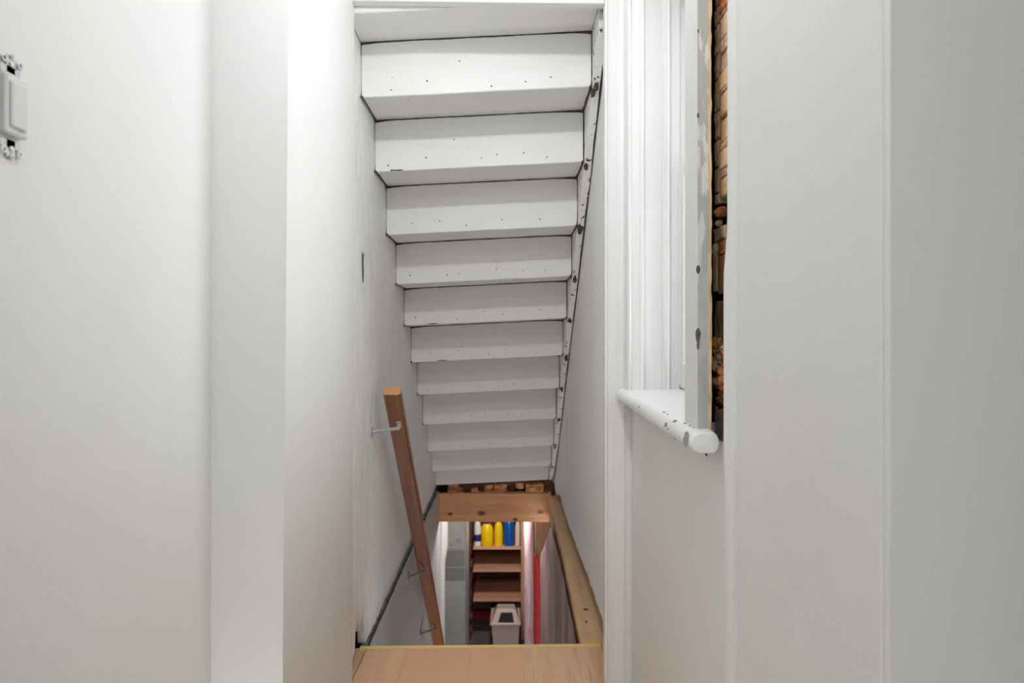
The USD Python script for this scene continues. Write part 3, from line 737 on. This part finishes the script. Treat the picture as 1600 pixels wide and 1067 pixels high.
jug = [(.058, 0), (.070, .01), (.076, .06), (.076, .17), (.072, .215), (.058, .245), (.034, .262), (.026, .285)]
bottle('detergent_bottle', px(746, y_), [(.036, 0), (.042, .008), (.042, .22), (.034, .265), (.018, .29), (.016, .31)], 'white_plastic', 'white bottle with dark blue label, leftmost on the top shelf',
       cap=[(.019, .305), (.019, .34)], cap_m='white_plastic', extra=('label', lathe([(.0425, .055), (.0432, .056), (.0432, .135), (.0425, .136)], 20, (px(746, y_), y_, zs1)), M['navy']))
bottle('detergent_bottle', px(761, y_), jug, 'yellow', 'larger yellow jug with dark blue cap on the top shelf', (.95, .72, 1), cap=[(.03, .268), (.03, .33), (.026, .335)], cap_m='navy', dy=-.02)
bottle('detergent_bottle', px(779, y_), [(.05, 0), (.056, .01), (.058, .14), (.055, .22), (.044, .255), (.024, .28), (.02, .31)], 'yellow', 'smaller yellow jug between the big yellow jug and the blue bottle', (.9, .7, 1),
       cap=[(.024, .308), (.024, .345)], cap_m='yellow')
bottle('detergent_bottle', px(795.5, y_), [(.052, 0), (.062, .01), (.064, .06), (.064, .22), (.060, .262), (.045, .29), (.024, .308), (.022, .33)], 'blue', 'blue rounded bottle right of the yellow jugs', (.95, .8, 1),
       cap=[(.026, .325), (.026, .36)], cap_m='blue')
bottle('detergent_bottle', px(809, y_), [(.026, 0), (.032, .006), (.032, .22), (.022, .27), (.014, .29), (.014, .3)], 'cream', 'slim cream bottle at the right end of the top shelf', cap=[(.016, .3), (.016, .33)], cap_m='cream')

# litter box
d = 7.55
lb = thing('litter_box', (px(790, d), d + .2, BF), 'beige hooded litter box with a dark entrance on the basement floor', 'litter box')
X = lambda u: px(u, d)
zr, zt_, zb_ = pz(975, d), pz(943, d + .25), BF + .001
obj('tray', hexa([(X(772), d + .02, zb_), (X(809), d + .02, zb_), (X(775), d + .40, zb_), (X(806), d + .40, zb_), (X(768), d, zr), (X(812), d, zr), (X(770), d + .43, zr), (X(810), d + .43, zr)]), M['litter'], lb)
rim = box(X(765.5), X(814.5), d - .012, d + .44, zr - .022, zr + .016, .012)
obj('rim', rim, M['litter'], lb, smooth=30)
hood = hexa([(X(769), d + .005, zr + .01), (X(811.5), d + .005, zr + .01), (X(771), d + .42, zr + .01), (X(809), d + .42, zr + .01),
             (X(774.5), d + .088, zt_ - .012), (X(806.5), d + .088, zt_ - .012), (X(777), d + .103, zt_), (X(804), d + .103, zt_), (X(777), d + .25, zt_), (X(804), d + .25, zt_)])
fr = lambda z: d + .005 + .083 * (z - zr - .01) / (zt_ - .012 - zr - .01)
za, zc = pz(973.5, d + .01), zt_ - .026
obj('hood', hood, M['litter'], lb)
ent = [(X(777), fr(za) - .002, za), (X(804), fr(za) - .002, za), (X(782.5), fr(zc) - .002, zc), (X(801), fr(zc) - .002, zc)]
obj('entrance', hexa(ent + [(p[0], p[1] + .012, p[2]) for p in ent]), M['litter_in'], lb, label='dark plate painted as the shade inside the entrance')  # the hood is closed; this plate paints the shade of its entrance
def bar(a, b, r):
    return tube([a, b], r, 8)
obj('entrance_frame', cat_(bar(ent[0], ent[1], .006), bar(ent[0], ent[2], .006), bar(ent[1], ent[3], .006), bar(ent[2], ent[3], .006)), M['litter'], lb, smooth=True)

obj('storage_bin', box(px(806.5, 8.1), px(812, 8.1), 8.06, 8.14, BF + .001, pz(941, 8.1), .01), M['dark_grey'], None, 30, 'narrow dark grey bin standing behind the litter box', 'bin')
obj('folded_cloth', cat_(rough_box(px(727, 8.7), px(768, 8.7), 8.62, 8.735, BF + .001, BF + .085, .006, 5)), M['magenta'], None, 45, 'flat magenta cloth on the floor against the concrete blocks', 'cloth')

# plastic-sheeted partition on the right of the basement steps
n, mrows = 90, 60
grid = []
for i in range(n):
    dd = 2.45 + (5.23 - 2.45) * i / (n - 1)
    top = np.interp(dd, [2.4, 4.2, 5.23], [-1.10, -1.13, -1.66])
    for j in range(mrows):
        z = top + (-3.49 - top) * j / (mrows - 1)
        grid.append((dd, z))
grid = np.array(grid)
f_ = meshkit.fbm(np.stack([grid[:, 0] * 5, grid[:, 1] * 1.1, grid[:, 0] * 0], 1), 4, 12) - .5
xb = np.interp(grid[:, 0], [2.4, 2.868, 3.513, 4.3, 5.23], [.2575, .265, .276, .275, .2575])
front = np.stack([xb - .006 + np.clip(f_, -.3, .3) * .012 - .004, grid[:, 0], grid[:, 1]], 1)
back = front + [.004, 0, 0]
idx = np.arange(n * mrows).reshape(n, mrows)
q = np.stack([idx[:-1, :-1], idx[1:, :-1], idx[1:, 1:], idx[:-1, 1:]], -1).reshape(-1, 4)
tri = np.vstack([q[:, [0, 1, 2]], q[:, [0, 2, 3]]])
edge = []
for loop in (idx[:, 0], idx[-1, :], idx[::-1, -1], idx[0, ::-1]):
    for a, b in zip(loop, loop[1:]):
        edge += [(b, a, a + n * mrows), (b, a + n * mrows, b + n * mrows)]
pm = trimesh.Trimesh(np.vstack([front, back]), np.vstack([tri, tri[:, ::-1] + n * mrows, edge]), process=False)
obj('plastic_sheet', pm, M['plastic'], None, True, 'wrinkled clear plastic sheeting hung below the pale joist on the right', 'plastic sheet')
# wrapped post with red tape, and wood blocking above it
wp = thing('wrapped_post', (px(829, 5.35), 5.35, BF), 'post wrapped in glossy pinkish white plastic with a red tape strip', 'post')
secs = []
for z in np.linspace(BF + .001, -1.2, 60):
    ring = []
    for a in np.linspace(0, 2 * math.pi, 24, endpoint=False):
        r_ = .042 + .007 * (meshkit.fbm(np.array([[math.cos(a) * 2, math.sin(a) * 2, z * 4]]), 3, 9)[0] - .5) * 2
        ring.append((px(827.5, 5.35) + r_ * math.cos(a) * .98, 5.37 + r_ * math.sin(a), z))
    secs.append(ring)
obj('wrap', sweep(secs), M['wrap'], wp, smooth=60)
obj('tape_strip', rough_box(px(834, 5.33), px(843.5, 5.33), 5.325, 5.37, BF + .001, pz(866, 5.33), .0015, 3), M['tape'], wp, smooth=45, label='bright red tape strip')
obj('wood_blocking', rough_box(px(836, 5.3), px(872, 5.3), 5.26, 5.31, pz(868, 5.3), -1.1, .002, 31), M['joist'], None, 45, 'brown wood blocking above the red tape, behind the beam', 'wood blocking')
